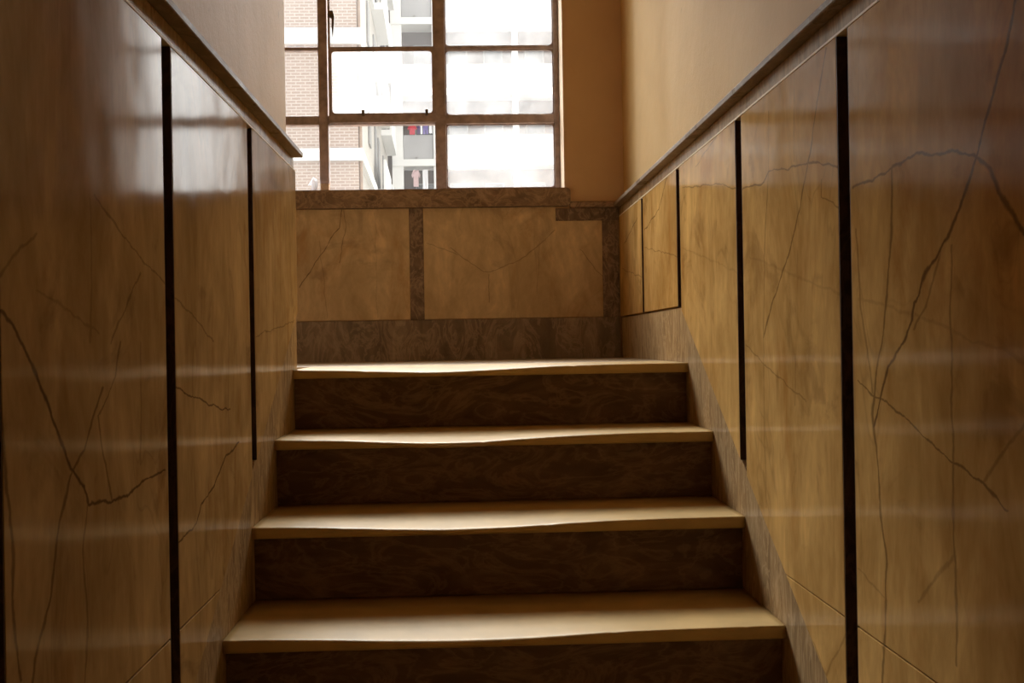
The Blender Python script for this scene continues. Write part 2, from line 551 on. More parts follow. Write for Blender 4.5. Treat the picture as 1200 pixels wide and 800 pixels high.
WIRE = plain('grey_wire', (0.3, 0.3, 0.3), 0.5, 0.05)

# ------------------------------------------------------------------ side walls
GW = 0.055
GY = [-2.11, -1.395, -0.675]                     # lower edges of the vertical grooves along the flight
Y_NEAR = -4.3
FT = 0.022                                       # thickness of the panels


def side_wall(side):
    s = 1 if side == 'right' else -1
    X0 = W if side == 'right' else 0.0            # finished face of the panels
    OFF = 0.0 if side == 'right' else 0.036
    xx = lambda d: X0 + s * d                     # d = depth behind the finished face
    y_end = D if side == 'right' else 0.075
    if side == 'right':
        wall = box('wall_right', xx(FT), xx(0.25), Y_NEAR - 0.2, D + 0.5, FLOOR - 0.2, 4.6, PLA)
    else:
        # the spine wall between the two flights
        bm = bmesh.new()
        box_into(bm, -0.13, -FT, Y_NEAR + 1.2, 0.07, FLOOR - 0.2, 4.4)
        wall = mesh_obj('wall_left', bm, PLA)
    tag(wall, kind='structure')
    a, b = sorted((xx(0.0), xx(FT)))
    bb = sorted((xx(0.004), xx(FT)))

    def panel(pts, m):
        return prism('marble_panel', pts, 'x', a, b, m, wall, 0.0009)
    j = 0.0014
    gy = [g + OFF for g in GY]
    # three slabs of the flight, each cut by the low joint, their feet on the raking stringer
    keys = {'right': ('X', 'R3', 'R2', 'R1'), 'left': ('X', 'L3', 'L2', 'L1')}[side]
    e = 0.0032
    spans = [(Y_NEAR, gy[0] - e), (gy[0] + GW + e, gy[1] - e), (gy[1] + GW + e, gy[2] - e), (gy[2] + GW + e, 0.070 - e if side == 'right' else 0.0875)]
    yj = (JOINT - ST_C) / ST_M
    for (y0, y1), k in zip(spans, keys):
        if stringer(y0) > JOINT:                       # wholly above the joint
            panel([(y0, stringer(y0)), (y1, stringer(y1)), (y1, PT), (y0, PT)], SM[k])
        elif stringer(y1) < JOINT:
            panel([(y0, JOINT + j), (y1, JOINT + j), (y1, PT), (y0, PT)], SM[k])
            panel([(y0, max(stringer(y0), FLOOR + 0.16)), (y1, max(stringer(y1), FLOOR + 0.16)), (y1, JOINT - j), (y0, JOINT - j)], SM['X'] if k == 'X' else SM[k])
        else:
            panel([(y0, JOINT + j), (yj, JOINT + j), (y1, stringer(y1)), (y1, PT), (y0, PT)], SM[k])
            panel([(y0, stringer(y0)), (yj - 0.003, JOINT - j), (y0, JOINT - j)], SM[k])
    # added groove lining, a bed and two cheeks: its dark colour paints the recess shadow
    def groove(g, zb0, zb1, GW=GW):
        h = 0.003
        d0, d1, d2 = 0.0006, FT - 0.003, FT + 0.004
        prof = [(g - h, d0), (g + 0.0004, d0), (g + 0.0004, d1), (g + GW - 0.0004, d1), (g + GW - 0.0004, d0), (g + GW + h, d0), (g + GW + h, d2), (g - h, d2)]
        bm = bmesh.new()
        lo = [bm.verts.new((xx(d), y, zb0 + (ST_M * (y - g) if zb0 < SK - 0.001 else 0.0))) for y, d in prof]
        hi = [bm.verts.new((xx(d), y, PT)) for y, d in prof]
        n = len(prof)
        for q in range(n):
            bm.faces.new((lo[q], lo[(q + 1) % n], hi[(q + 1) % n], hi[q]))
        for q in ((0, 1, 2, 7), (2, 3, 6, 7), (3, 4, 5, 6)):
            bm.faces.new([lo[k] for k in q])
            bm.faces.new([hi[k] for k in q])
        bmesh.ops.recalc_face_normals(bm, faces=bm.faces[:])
        tag(mesh_obj('groove_shade_lining', bm, GROOVE_SHADE, wall), 'recessed strip with the groove shadow painted dark')
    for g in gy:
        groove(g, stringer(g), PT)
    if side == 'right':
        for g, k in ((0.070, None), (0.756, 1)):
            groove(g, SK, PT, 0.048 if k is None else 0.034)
        panel([(0.118 + e, SK + 0.002), (0.756 - e, SK + 0.002), (0.756 - e, PT), (0.118 + e, PT)], SM['P2'])
        panel([(0.79 + e, SK + 0.002), (D - 0.0005, SK + 0.002), (D - 0.0005, PT), (0.79 + e, PT)], SM['P1'])
        ysk = (SK - ST_C) / ST_M
        box('skirting', bb[0], bb[1], ysk, D - 0.002, -0.05, SK - 0.004, BORDER, wall, 0.001)
    # raking stringer band under the slabs
    y0, y1 = Y_NEAR, ((SK - ST_C) / ST_M if side == 'right' else y_end + 0.012)
    yb = (FLOOR + 0.16 - ST_C) / ST_M
    prism('stringer_band', [(yb, stringer(yb) - 0.003), (y1, stringer(y1) - 0.003), (y1, stringer(y1) - 0.6), (yb, stringer(yb) - 0.6)], 'x', bb[0], bb[1], BORDER, wall, 0.001)
    box('skirting', bb[0], bb[1], Y_NEAR, yb - 0.001, FLOOR, FLOOR + 0.157, BORDER, wall, 0.001)
    # band above the panels and the projecting moulding
    yt = D - 0.002 if side == 'right' else 0.0875
    box('border_band', *sorted((xx(0.005), xx(FT))), Y_NEAR, yt, PT + 0.0055, 0.6030, BORDER, wall, 0.0008)
    box('edge_light_strip', *sorted((xx(-0.0005), xx(FT))), Y_NEAR, yt, PT + 0.0008, PT + 0.0048, EDGE_LIGHT, wall)  # thin strip added as the light caught along the panel tops
    u = [(-0.022, 0.6055), (-0.022, 0.6165), (-0.017, 0.6215), (FT + 0.001, 0.6265), (FT + 0.001, 0.6035), (-0.020, 0.6035)]
    bm = bmesh.new()
    prism_into(bm, [(xx(d), z) for d, z in u], 'y', Y_NEAR, (D - 0.0005 if side == 'right' else 0.0885))
    mesh_obj('dado_trim', bm, TRIM, wall)
    return wall


wall_right = side_wall('right')
wall_left = side_wall('left')

# ------------------------------------------------------------------ window wall
WX0, WX1, WZ0, WZ1 = -1.055, 0.8845, 0.66, 2.26
XL = -1.30                                         # outer wall of the other flight
WT = 0.36                                          # wall thickness
bm = bmesh.new()
yb0 = D + 0.012
for (x0, x1, z0, z1) in ((XL, WX0, WZ0, WZ1), (WX1, W + FT, WZ0, WZ1), (XL, W + FT, FLOOR - 0.2, WZ0), (XL, W + FT, WZ1, 4.6)):
    box_into(bm, x0, x1, yb0, D + WT, z0, z1)
wall_back = tag(mesh_obj('wall_back', bm, PLB), kind='structure')
PF = 0.5485


def back_panel(pts, m):
    return prism('marble_panel', pts, 'y', D, D + 0.014, m, wall_back, 0.0014)


back_panel([(-0.413, SK + 0.002), (0.2605, SK + 0.002), (0.2605, 0.606), (-0.413, 0.606)], SM['B1'])
back_panel([(0.3165, SK + 0.002), (1.031, SK + 0.002), (1.031, PF), (0.846, PF), (0.846, 0.606), (0.3165, 0.606)], SM['B2'])
back_panel([(-1.087, SK + 0.002), (-0.469, SK + 0.002), (-0.469, 0.606), (-1.087, 0.606)], SM['B1'])
for x0, x1, zt in ((0.261, 0.316, 0.606), (1.0315, 1.0985, PF), (-0.4685, -0.4135, 0.606), (-1.2, -1.0875, 0.606)):
    box('marble_strip', x0, x1, D + 0.004, D + 0.013, SK, zt, STRIP, wall_back, 0.0008)
box('skirting', XL + 0.1, W - 0.0005, D + 0.003, D + 0.013, 0.0, SK, SKIRT, wall_back, 0.0008)
box('border_band', 0.8465, W - 0.0005, D + 0.002, D + 0.013, PF + 0.0005, 0.598, STRIP, wall_back, 0.0008)
bm = bmesh.new()
prism_into(bm, [(D - 0.016, 0.603), (D - 0.016, 0.619), (D - 0.010, 0.624), (D + 0.013, 0.628), (D + 0.013, 0.598), (D, 0.598)], 'x', 0.903, W - 0.0005)
mesh_obj('dado_trim', bm, SILLM, wall_back)
# painted reveal of the opening
JY = D + 0.24
tag(box('jamb_reveal', WX1 - 0.0005, WX1 + 0.004, D + 0.0125, JY, 0.681, WZ1, JAMB, wall_back), 'cream painted reveal')
tag(box('jamb_reveal', WX0 - 0.004, WX0 + 0.0005, D + 0.0125, JY, 0.681, WZ1, JAMB, wall_back), 'cream painted reveal')
box('window_head', WX0, WX1, D + 0.0125, JY, WZ1 - 0.004, WZ1 + 0.002, JAMB, wall_back)

# ------------------------------------------------------------------ window
FY = D + 0.185
window = tag(empty('window_1', (-0.085, FY, 0.68)), kind='structure')
bm = bmesh.new()
prism_into(bm, [(WX0 - 0.06, 0.6075), (0.893, 0.6075), (0.900, 0.6125), (0.905, 0.622), (0.905, 0.668), (0.900, 0.676), (0.891, 0.680), (WX0 - 0.06, 0.680)], 'y', D - 0.018, D + 0.0115)
box_into(bm, WX0 + 0.001, WX1 - 0.001, D + 0.010, JY, 0.655, 0.680)
sill = mesh_obj('window_sill', bm, SILLM, window)
tag(sill, 'brown veined marble sill')
f0, f1 = FY, FY + 0.04
CX = [(-1.053, -1.033), (-0.592, -0.553), (-0.112, -0.0735), (0.366, 0.411), (0.862, 0.8825)]
bm = bmesh.new()
box_into(bm, *CX[0], f0, f1, 0.681, 2.255)
box_into(bm, *CX[4], f0, f1, 0.681, 2.255)
box_into(bm, CX[0][1], CX[4][0], f0, f1, 0.681, 0.7075)
box_into(bm, CX[0][1], CX[4][0], f0, f1, 2.232, 2.255)
mesh_obj('window_frame', bm, STEEL, window)
for i in (1, 2, 3):
    z0 = 0.736 if i == 2 else 0.7075
    box('mullion', CX[i][0], CX[i][1], f0 - 0.006, f1, z0, 2.232, STEEL, window, 0.003)
    if i == 2:
        tag(box('mullion_foot', CX[i][0] + 0.001, CX[i][1] - 0.003, f0 + 0.004, f1 - 0.002, 0.7075, 0.7355, RUST, window), 'chipped tan foot of the mullion')
ZB = [(0.976, 1.013), (1.286, 1.2995), (1.574, 1.588), (1.864, 1.899)]
COLS = [(CX[i][1], CX[i + 1][0]) for i in range(4)]
for ci, (x0, x1) in enumerate(COLS):
    for zi, (z0, z1) in enumerate(ZB):
        if ci == 2 and zi in (1, 2):
            continue
        box('transom' if zi in (0, 3) else 'glazing_bar', x0, x1, f0 - (0.004 if zi in (0, 3) else -0.006), f1 - 0.002, z0, z1, STEEL, window, 0.002)


def ring(bm, x0, x1, z0, z1, r, wd, y0, y1, n=5):
    inner = []
    xi0, xi1, zi0, zi1 = x0 + wd, x1 - wd, z0 + wd, z1 - wd
    for cx, cz, a0 in ((xi1 - r, zi1 - r, 0), (xi0 + r, zi1 - r, 90), (xi0 + r, zi0 + r, 180), (xi1 - r, zi0 + r, 270)):
        for k in range(n + 1):
            a = math.radians(a0 + 90 * k / n)
            inner.append((cx + r * math.cos(a), cz + r * math.sin(a), a0))
    outer = {0: (x1, z1), 90: (x0, z1), 180: (x0, z0), 270: (x1, z0)}
    def prj(x, z, a0, k):
        a = 90 * k / n
        ox, oz = outer[a0]
        # slide round the corner: first the side, then the corner, then the next side
        if a0 == 0:
            return (ox, z) if k == 0 else ((x, oz) if k == n else (ox, oz))
        if a0 == 90:
            return (x, oz) if k == 0 else ((ox, z) if k == n else (ox, oz))
        if a0 == 180:
            return (ox, z) if k == 0 else ((x, oz) if k == n else (ox, oz))
        return (x, oz) if k == 0 else ((ox, z) if k == n else (ox, oz))
    m = len(inner)
    L = []
    for i, (x, z, a0) in enumerate(inner):
        k = i % (n + 1)
        ox, oz = prj(x, z, a0, k)
        jig = 0.0016 * mnoise.noise(Vector((x * 31, z * 31, 0.3)))
        L.append([bm.verts.new((x + jig, y0, z + jig)), bm.verts.new((ox, y0, oz)), bm.verts.new((ox, y1, oz)), bm.verts.new((x, y1, z))])
    for i in range(m):
        A, B = L[i], L[(i + 1) % m]
        for q in range(4):
            f = (A[q], A[(q + 1) % 4], B[(q + 1) % 4], B[q])
            try:
                bm.faces.new(f)
            except ValueError:
                pass
    bmesh.ops.remove_doubles(bm, verts=bm.verts[:], dist=1e-6)


# the opening sash in the third column
sx0, sx1, sz0, sz1 = COLS[2][0] + 0.005, COLS[2][1] + 0.005, ZB[0][1] - 0.010, ZB[3][0] - 0.003
sash_bm = bmesh.new()
for b_ in ((sx0, sx0 + 0.009, f0 - 0.016, f0 - 0.006, sz0, sz1), (sx1 - 0.009, sx1, f0 - 0.016, f0 - 0.006, sz0, sz1),
           (sx0, sx1, f0 - 0.018, f0 - 0.006, sz0 - 0.022, sz0 + 0.012), (sx0, sx1, f0 - 0.016, f0 - 0.006, sz1 - 0.012, sz1),
           (sx0, sx1, f0 - 0.015, f0 - 0.006, 1.280, 1.294), (sx0, sx1, f0 - 0.015, f0 - 0.006, 1.572, 1.586)):
    box_into(sash_bm, *b_)
sash = mesh_obj('casement_sash', sash_bm, STEEL, window)
for hx in (0.072, 0.333):
    box('sash_hinge', hx - 0.006, hx + 0.006, f0 - 0.026, f0 - 0.012, sz0 + 0.004, sz0 + 0.030, LATCH, sash, 0.002)
bm = bmesh.new()
prism_into(bm, [(-0.066, 1.418), (-0.062, 1.437), (-0.044, 1.438), (-0.038, 1.412), (-0.0415, 1.370), (-0.047, 1.326), (-0.050, 1.368), (-0.049, 1.405), (-0.055, 1.412)], 'y', f0 - 0.040, f0 - 0.014)
bevel_all(bm, 0.0015, 1)
tag(mesh_obj('latch', bm, LATCH, sash), 'dull brass latch')
# panes (each opening has its own sheet; the right-hand and one sash sheet are milky)
ROWS = [(0.7075, 0.976), (1.013, 1.286), (1.2995, 1.574), (1.588, 1.864), (1.899, 2.232)]
for ci, (x0, x1) in enumerate(COLS):
    for ri, (z0, z1) in enumerate(ROWS):
        hazy = ci == 3 or (ci == 2 and ri == 1)
        gm = GHAZE if hazy else (GTHIN if (ri >= 2 or ri == 3) else GCLEAR)
        py = f0 + 0.016
        if ci == 2 and ri in (1, 2, 3):
            py = f0 - 0.010
            x0b, x1b = sx0 + 0.009, sx1 - 0.009
            zz = {1: (sz0 + 0.012, 1.280), 2: (1.294, 1.572), 3: (1.586, sz1 - 0.012)}[ri]
        else:
            x0b, x1b, zz = x0, x1, (z0, z1)
        par = sash if (ci == 2 and ri in (1, 2, 3)) else window
        pn = box('pane', x0b, x1b, py, py + 0.003, zz[0], zz[1], gm, par)
        if hazy:
            tag(pn, 'milky pane')
            bm = bmesh.new()
            ring(bm, x0b, x1b, zz[0], zz[1], 0.014, 0.0045, py - 0.004, py - 0.0005)
            mesh_obj('putty_bead', bm, STEEL, par)

# ------------------------------------------------------------------ rest of the shell
wo = tag(box('wall_outer', XL - 0.25, XL, Y_NEAR - 0.2, D + 0.5, FLOOR - 0.2, 4.6, PLA), kind='structure')
wf = tag(box('wall_front', XL, W + FT, Y_NEAR - 0.2, Y_NEAR, FLOOR - 0.2, 4.6, PLA), kind='structure')
fl = bmesh.new()
box_into(fl, -FT - 0.0, W + FT, Y_NEAR, -7.6 * G, FLOOR - 0.2, FLOOR)
floor = tag(mesh_obj('floor', fl, LAND), kind='structure')
TT = 0.0265                                        # thickness of a tread
SX0, SX1 = -0.0035, W + 0.0035                      # the steps run up to the stringer bands
# the rest of the flight below the four steps: a stepped block of the same stone
pts = [(0.30, -TT - 0.0012), (0.058, -TT - 0.0012)]
for i in range(4):                                  # core under the four finished steps
    pts += [(-i * G + 0.058, -(i + 1) * R - (TT + 0.0012 if i < 3 else 0))]
    if i < 3:
        pts += [(-(i + 1) * G + 0.058, -(i + 1) * R - TT - 0.0012)]
for i in range(4, 9):                               # plain stone steps below them
    pts += [(-i * G, -i * R), (-i * G, -(i + 1) * R)]
pts += [(-7.6 * G, FLOOR - 0.2), (0.30, FLOOR - 0.2)]
clean = []
for q in pts:
    if not clean or (abs(q[0] - clean[-1][0]) + abs(q[1] - clean[-1][1])) > 1e-6:
        clean.append(q)
fb = bmesh.new()
prism_into(fb, clean, 'x', SX0, SX1)
tag(mesh_obj('floor_lower_flight', fb, TREAD), kind='structure')
tag(box('floor_landing', XL, W + 0.003, 0.3495, D + 0.003, -0.16, 0.0, LAND), kind='structure')
# upper flight on the other side of the spine wall
pts = [(0.349, -0.16), (0.349, 0.0), (0.02, 0.0)]
for i in range(9):
    pts += [(-i * G, i * R), (-i * G, (i + 1) * R)]
pts += [(Y_NEAR, 9 * R), (Y_NEAR, 9 * R - 0.16), (-8 * G, 9 * R - 0.2)]
clean = []
for q in pts:
    if not clean or (abs(q[0] - clean[-1][0]) + abs(q[1] - clean[-1][1])) > 1e-6:
        clean.append(q)
fb = bmesh.new()
prism_into(fb, clean, 'x', XL, -0.131)
tag(mesh_obj('floor_upper_flight', fb, LAND), kind='structure')
# ceilings: soffit of the flight above ours, landing slab above the window, slab over the upper flight
cb = bmesh.new()
prism_into(cb, [(Y_NEAR, 1.32), (-8.3 * G, 1.32), (0.10, 2.86), (D + 0.02, 2.86), (D + 0.02, 3.04), (-0.1, 3.04), (-8.3 * G, 1.55), (Y_NEAR, 1.55)], 'x', -0.131, W + FT)
box_into(cb, XL, -0.131, 0.10, D + 0.02, 2.86, 3.04)
box_into(cb, XL, W + FT, Y_NEAR, D + 0.02, 4.4, 4.6)
tag(mesh_obj('ceiling', cb, CEIL), kind='structure')

# ------------------------------------------------------------------ steps

def wear(x, i):
    c = (0.40, 0.43, 0.45, 0.47)[i]
    return math.exp(-((x - c) / 0.27) ** 2)


def tread_mesh(i):
    bm = bmesh.new()
    nx = 72
    rng = random.Random(100 + i)
    nicks = [(rng.uniform(0.05, 1.05), rng.uniform(0.004, 0.009)) for _ in range(4)]
    cols = []
    back = G + 0.028
    amp = (0.0125, 0.0155, 0.014, 0.0135)[i]
    for k in range(nx + 1):
        x = SX0 + (SX1 - SX0) * k / nx
        wv = wear(x, i)
        dz = amp * wv + 0.0008 * mnoise.noise(Vector((x * 9, i * 3.1, 0)))
        rr = 0.0045 + 0.0085 * wv
        nk = sum(0.0022 * math.exp(-((x - nx_) / nw) ** 2) for nx_, nw in nicks)
        prof = []
        # top surface from the back to the nosing
        for d in (back, 0.24, 0.20, 0.16, 0.13, 0.10, 0.075, 0.05, 0.032, 0.02):
            fall = math.exp(-(d / 0.15) ** 2)
            prof.append((d, -dz * fall))
        zt = -dz - nk * 0.6
        for t in range(7):
            a = math.radians(90 * t / 6)
            prof.append((nk + rr - rr * math.sin(a), zt - rr + rr * math.cos(a)))
        prof.append((nk * 0.3, -TT + 0.004))
        prof.append((0.0035, -TT))
        prof.append((back, -TT))
        cols.append([bm.verts.new((x, d, z)) for d, z in prof])
    n = len(cols[0])
    for k in range(nx):
        for q in range(n):
            A, B = cols[k], cols[k + 1]
            bm.faces.new((A[q], A[(q + 1) % n], B[(q + 1) % n], B[q]))
    bm.faces.new(cols[0])
    bm.faces.new(cols[-1][::-1])
    bmesh.ops.recalc_face_normals(bm, faces=bm.faces[:])
    return bm


LAB = ['topmost marble stair step, at the edge of the landing below the window wall',
       'second marble stair step down from the landing',
       'third marble stair step down from the landing, just above the lowest in view',
       'lowest and widest marble stair step in view, with the deepest visible tread']
for i in range(4):
    st = empty('stair_step', (0.0, -i * G, -i * R))
    tag(st, LAB[i], 'stair step', 'worn marble stair steps')
    tb = tread_mesh(i)
    bmesh.ops.translate(tb, verts=tb.verts[:], vec=(0, -i * G, -i * R))
    t = mesh_obj('tread', tb, TREAD, st)
    for p in t.data.polygons:
        p.use_smooth = len(p.vertices) == 4
    tag(t, 'cream worn tread')
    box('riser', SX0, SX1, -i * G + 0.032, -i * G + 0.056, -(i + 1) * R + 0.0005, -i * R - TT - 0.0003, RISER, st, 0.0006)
    for c in st.children:
        if c.name.startswith('riser'):
            c['label'] = 'dark brown veined riser'

# scrap of paper standing behind the sill
bm = bmesh.new()
q = [(-0.171, 1.515, 0.6805), (-0.158, 1.52, 0.722), (-0.133, 1.505, 0.7555), (-0.1165, 1.52, 0.745), (-0.1185, 1.50, 0.6805), (-0.1435, 1.53, 0.6805), (-0.144, 1.53, 0.724)]
q = [Vector(v) for v in q]
loopA = [bm.verts.new(v) for v in (q[1], q[2], q[6])]
va = {k: bm.verts.new(q[k]) for k in (1, 2, 3, 4, 5, 6)}
bm.faces.new((va[1], va[2], va[6]))
bm.faces.new((va[6], va[2], va[3], va[4], va[5]))
bmesh.ops.delete(bm, geom=loopA, context='VERTS')
r_ = bmesh.ops.extrude_face_region(bm, geom=bm.faces[:])
bmesh.ops.translate(bm, verts=[v for v in r_['geom'] if isinstance(v, bmesh.types.BMVert)], vec=(0.0, 0.0015, 0.0))
bmesh.ops.recalc_face_normals(bm, faces=bm.faces[:])
tag(mesh_obj('paper_scrap', bm, PAPER), 'small folded white paper scrap standing on the sill beside a mullion', 'paper')

HB, HF = 17.5, 19.5                                 # tops of the brick wing and of the far building
# ------------------------------------------------------------------ courtyard and the buildings opposite
YZ = -9.5
tag(box('ground', -40, 40, D + 0.6, 75, YZ - 0.5, YZ, YARD), kind='structure')

FS = 3.205                                          # storey of the far building
FY0 = 49.0
far = empty('apartment_building', (4.0, FY0, YZ))
tag(far, 'white apartment building with grey balcony parapets, behind the milky right-hand panes', 'building')
BX = [(-2.21, -0.86), (-0.52, 2.75), (3.05, 6.3), (6.6, 10.0)]
ZS = [8.27 + FS * k for k in range(-5, 4)]
box('rear_wall', -6.0, 10.4, FY0 + 1.3, FY0 + 8.0, YZ, HF, LOGGIA, far)
for z in ZS:
    box('floor_slab', -2.7, 10.3, FY0 - 0.12, FY0 + 1.3, z - 0.15, z + 0.16, WHITE, far, 0.01)
for x0, x1 in ((-2.72, -2.22), (-0.85, -0.53), (2.76, 3.04), (6.31, 6.59), (10.01, 10.3)):
    box('column', x0, x1, FY0 - 0.06, FY0 + 0.28, YZ, HF, WHITE, far, 0.01)
box('roof', -2.6, 10.5, FY0 - 0.12, FY0 + 8.2, HF, HF + 0.4, WHITE, far, 0.02)
for z in ZS:
    for bi, (x0, x1) in enumerate(BX):
        box('parapet', x0 + 0.01, x1 - 0.01, FY0 + 0.02, FY0 + 0.12, z + 0.16, z + 1.27, PARA, far, 0.01)
        if 0 < z < 18:
            n = 1 if bi == 0 else 2
            for k in range(n):
                xc = x0 + (x1 - x0) * (k + 0.5) / n + (0.25 if bi == 0 else 0)
                wv = box('window', xc - 0.45, xc + 0.45, FY0 + 1.22, FY0 + 1.30, z + 0.2, z + 2.45, WINF, far, 0.01)
                box('pane', xc - 0.38, xc + 0.38, FY0 + 1.20, FY0 + 1.218, z + 0.28, z + 2.37, WGLS, wv)
        if bi == 0 and 0 < z < 18:
            xm = (x0 + x1) / 2 - 0.08
            box('drain_spout', xm - 0.05, xm + 0.05, FY0 - 0.10, FY0 + 0.02, z + 0.165, z + 0.26, WINF, far, 0.01)

# brick wing on the left with a side wall running back towards the far building
br = empty('brick_building', (-8.0, 28.5, YZ))
tag(br, 'pale brick apartment wing with white floor bands, nearest building outside the window', 'building')
BXC = -2.38                                         # its corner
SL = -0.026                                         # drift of the side wall
side_x = lambda y: BXC + SL * (y - 28.5)
fb = bmesh.new()
prism_into(fb, [(-16, 28.5), (BXC, 28.5), (side_x(28.9), 28.9), (-16, 28.9)], 'z', YZ, HB)
tag(mesh_obj('brick_front', fb, BRICK, br), 'pale pink brick front')
fb = bmesh.new()
prism_into(fb, [(-16, 28.91), (side_x(28.91), 28.91), (side_x(48.86), 48.86), (-16, 48.86)], 'z', YZ, HB)
tag(mesh_obj('side_wall', fb, CREAM, br), 'cream rendered side wall')
fb = bmesh.new()
prism_into(fb, [(-16.2, 28.3), (BXC + 0.25, 28.3), (side_x(48.86) + 0.25, 48.86), (-16.2, 48.86)], 'z', HB, HB + 0.35)
mesh_obj('roof', fb, WHITE, br)
for k in range(-4, 4):
    z0 = 5.13 + 3.20 * k
    fb = bmesh.new()
    prism_into(fb, [(-16, 28.36), (BXC + 0.13, 28.36), (side_x(36.2) + 0.13, 36.2), (side_x(36.2) + 0.001, 36.2), (BXC + 0.001, 28.499), (-16, 28.499)], 'z', z0, z0 + (0.33 if k != 1 else 0.42))
    mesh_obj('floor_band', fb, WHITE, br)
    for xw in (-6.2, -9.0, -12.0):
        wv = box('window', xw - 0.6, xw + 0.6, 28.44, 28.499, z0 + 1.2, z0 + 2.6, WINF, br, 0.01)
        box('pane', xw - 0.52, xw + 0.52, 28.425, 28.44, z0 + 1.28, z0 + 2.52, WGLS, wv)
    # side balconies with solid white parapets, and the dark windows between them
    if -4 < k < 6:
        for (ya, yb_) in ((36.4, 41.2), (42.6, 47.6)):
            xa, xb = side_x(ya), side_x(yb_)
            pr = 0.42
            fb = bmesh.new()
            prism_into(fb, [(xa + 0.001, ya), (xa + pr, ya), (xb + pr, yb_), (xb + 0.001, yb_)], 'z', z0 + 0.05, z0 + 0.28)
            bl = mesh_obj('balcony_slab', fb, WHITE, br)
            fb = bmesh.new()
            prism_into(fb, [(xa + pr - 0.08, ya), (xa + pr, ya), (xb + pr, yb_), (xb + pr - 0.08, yb_)], 'z', z0 + 0.28, z0 + 1.30)
            mesh_obj('balcony_parapet', fb, WHITE, bl)
            for yy in (ya + 0.6, yb_ - 2.0):
                fb = bmesh.new()
                prism_into(fb, [(side_x(yy) + 0.001, yy), (side_x(yy) + 0.05, yy), (side_x(yy + 1.2) + 0.05, yy + 1.2), (side_x(yy + 1.2) + 0.001, yy + 1.2)], 'z', z0 + 0.3, z0 + 2.55)
                tag(mesh_obj('window', fb, WINF, br), 'grey shuttered window')
        yy = 33.2
        fb = bmesh.new()
        prism_into(fb, [(side_x(yy) + 0.001, yy), (side_x(yy) + 0.06, yy), (side_x(yy + 1.0) + 0.06, yy + 1.0), (side_x(yy + 1.0) + 0.001, yy + 1.0)], 'z', z0 + 1.3, z0 + 2.6)
        tag(mesh_obj('window', fb, WINF, br), 'grey shuttered window')
bm = bmesh.new()
bmesh.ops.create_cone(bm, cap_ends=True, segments=12, radius1=0.05, radius2=0.05, depth=26.0)
bmesh.ops.translate(bm, verts=bm.verts[:], vec=(BXC + 0.05, 28.6, YZ + 13.0))
tag(mesh_obj('downpipe', bm, PIPE, br), 'brown downpipe at the corner')

# washing on the balconies
def garment(name, x0, x1, z0, z1, y, mat, label, cat, kind):
    w_, h_ = x1 - x0, z1 - z0
    if kind == 'shirt':
        o = [(0.22, 0), (0.78, 0), (0.78, 0.62), (0.93, 0.5), (1.0, 0.68), (0.78, 0.98), (0.6, 1.0), (0.5, 0.94), (0.4, 1.0), (0.22, 0.98), (0.0, 0.68), (0.07, 0.5), (0.22, 0.62)]
    elif kind == 'trousers':
        o = [(0.08, 0), (0.42, 0), (0.5, 0.6), (0.58, 0), (0.92, 0), (0.88, 1.0), (0.12, 1.0)]
    else:
        o = [(0.0, 0.06), (0.3, 0.0), (0.7, 0.05), (1.0, 0.0), (1.0, 1.0), (0.66, 0.985), (0.33, 1.0), (0.0, 0.985)]
    bm = bmesh.new()
    prism_into(bm, [(x0 + u * w_, z0 + v * h_) for u, v in o], 'y', y, y + 0.03)
    for v in bm.verts:
        v.co.y += 0.03 * math.sin(v.co.x * 17 + v.co.z * 3)
    return tag(mesh_obj(name, bm, mat), label, cat, 'washing on the balcony lines')


for z, nm in ((9.985, 'upper'), (7.98, 'lower')):
    bm = bmesh.new()
    bmesh.ops.create_cone(bm, cap_ends=True, segments=8, radius1=0.012, radius2=0.012, depth=1.36)
    bmesh.ops.rotate(bm, verts=bm.verts[:], cent=(0, 0, 0), matrix=Matrix.Rotation(math.pi / 2, 3, 'Y'))
    bmesh.ops.translate(bm, verts=bm.verts[:], vec=(-1.535, FY0 - 0.01, z))
    tag(mesh_obj('clothes_line', bm, WIRE), 'wire clothes line over the grey balcony parapet, holding red and violet washing' if nm == 'upper'
        else 'wire clothes line in the dark recess, holding the pale pink shirt', 'clothes line')
gy_ = FY0 - 0.02
garment('shirt', -2.02, -1.58, 9.56, 9.975, gy_, CL_RED, 'bright red shirt hanging over the grey balcony parapet', 'shirt', 'shirt')
garment('towel', -1.57, -1.44, 9.58, 9.975, gy_, CL_VIOLET, 'dark violet towel hanging beside the red shirt', 'towel', 'towel')
garment('towel', -1.42, -1.34, 9.56, 9.975, gy_, CL_WHITE, 'narrow white towel hanging between the violet towel and the blue trousers', 'towel', 'towel')
garment('trousers', -1.33, -1.05, 9.57, 9.975, gy_, CL_BLUE, 'violet blue trousers hanging over the grey balcony parapet', 'trousers', 'trousers')
garment('pillowcase', -1.03, -0.89, 9.60, 9.975, gy_, CL_WHITE, 'white pillowcase at the end of the line by the white column', 'pillowcase', 'towel')
garment('shirt', -1.86, -1.46, 7.20, 7.97, gy_, CL_PINK, 'pale pink shirt hanging in the dark balcony recess', 'shirt', 'shirt')
garment('sheet', -1.36, -1.12, 6.75, 7.97, gy_, CL_WHITE, 'long white sheet hanging in the dark balcony recess', 'sheet', 'towel')

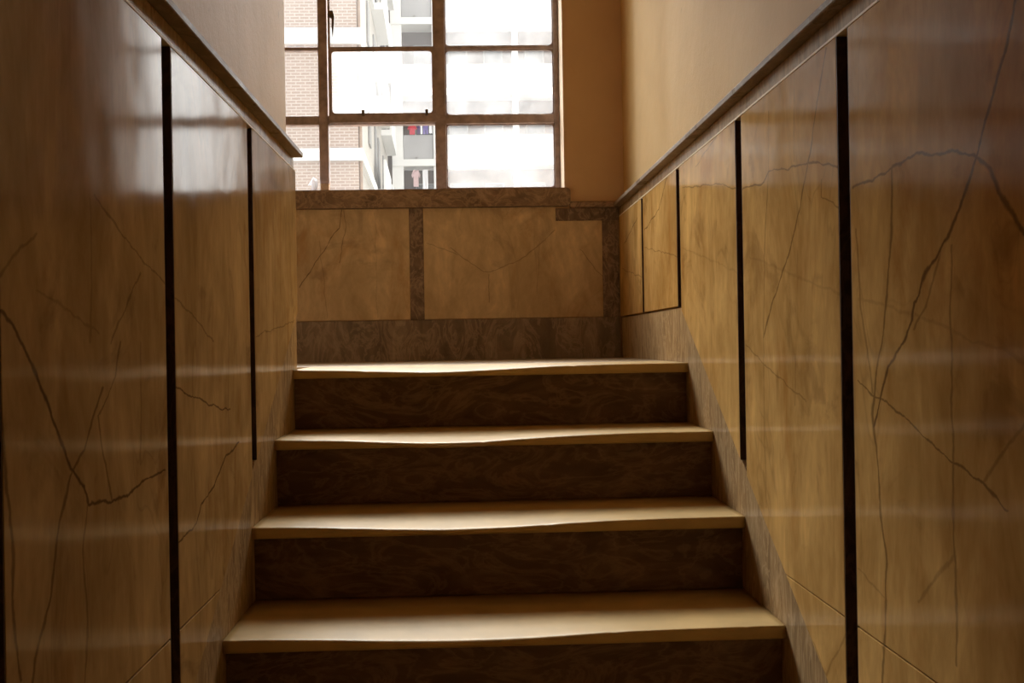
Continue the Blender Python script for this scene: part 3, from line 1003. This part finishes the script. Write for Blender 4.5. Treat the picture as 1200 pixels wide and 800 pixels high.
# ------------------------------------------------------------------ light
world = bpy.data.worlds.new('overcast_sky')
scene.world = world
world.use_nodes = True
wt = world.node_tree
wt.nodes.clear()
wo_ = wt.nodes.new('ShaderNodeOutputWorld')
bg = wt.nodes.new('ShaderNodeBackground')
bg.inputs[0].default_value = (1.0, 0.975, 0.94, 1.0)
bg.inputs[1].default_value = 1.0
tc = wt.nodes.new('ShaderNodeTexCoord')
nz = wt.nodes.new('ShaderNodeVectorMath')
nz.operation = 'NORMALIZE'
wt.links.new(tc.outputs['Generated'], nz.inputs[0])
dp = wt.nodes.new('ShaderNodeVectorMath')
dp.operation = 'DOT_PRODUCT'
wt.links.new(nz.outputs[0], dp.inputs[0])
dp.inputs[1].default_value = Vector((-0.22, 0.79, 0.63)).normalized()   # the hazy sun stands over the buildings opposite


def wmath(op, a, b):
    nd = wt.nodes.new('ShaderNodeMath')
    nd.operation = op
    for k_, v_ in ((0, a), (1, b)):
        if isinstance(v_, bpy.types.NodeSocket):
            wt.links.new(v_, nd.inputs[k_])
        else:
            nd.inputs[k_].default_value = v_
    return nd.outputs[0]


glow = wmath('EXPONENT', wmath('MULTIPLY', wmath('SUBTRACT', dp.outputs['Value'], 1.0), 12.0), 0.0)
wt.links.new(wmath('ADD', wmath('MULTIPLY', glow, GLOW), SKY), bg.inputs[1])
wt.links.new(bg.outputs[0], wo_.inputs[0])
pl = bpy.data.lights.new('window_portal', 'AREA')
pl.shape = 'RECTANGLE'
pl.size, pl.size_y = WX1 - WX0, WZ1 - 0.68
pl.cycles.is_portal = True
po = bpy.data.objects.new('window_portal', pl)
po.location = ((WX0 + WX1) / 2, D + 0.30, (WZ1 + 0.68) / 2)
po.rotation_euler = (-math.pi / 2, 0, 0)
COL.objects.link(po)

# ------------------------------------------------------------------ camera
cam = bpy.data.cameras.new('camera')
co = bpy.data.objects.new('camera', cam)
COL.objects.link(co)
yaw, pitch, roll = 0.03983, 0.00131, -0.01659
fw = Vector((math.sin(yaw) * math.cos(pitch), math.cos(yaw) * math.cos(pitch), math.sin(pitch)))
rt = Vector((math.cos(yaw), -math.sin(yaw), 0))
up = rt.cross(fw)
rt2 = rt * math.cos(roll) + up * math.sin(roll)
up2 = -rt * math.sin(roll) + up * math.cos(roll)
M = Matrix((rt2, up2, -fw)).transposed().to_4x4()
M.translation = Vector((0.47954, -3.22497, 0.0639))
co.matrix_world = M
cam.sensor_fit = 'HORIZONTAL'
cam.sensor_width = 36.0
cam.lens = 1350.0 / 1200.0 * 36.0
cam.clip_start = 0.02
cam.clip_end = 300
scene.camera = co

# ------------------------------------------------------------------ render look
vs = scene.view_settings
vs.view_transform = 'Standard'
vs.look = 'None'
vs.gamma = 1.0
vs.use_curve_mapping = False
vs.exposure = EXPO
cy = scene.cycles
cy.use_denoising = True
cy.max_bounces = 14
cy.diffuse_bounces = 8
cy.glossy_bounces = 5
cy.transmission_bounces = 6
cy.transparent_max_bounces = 12
cy.caustics_reflective = False
cy.sample_clamp_indirect = 12.0
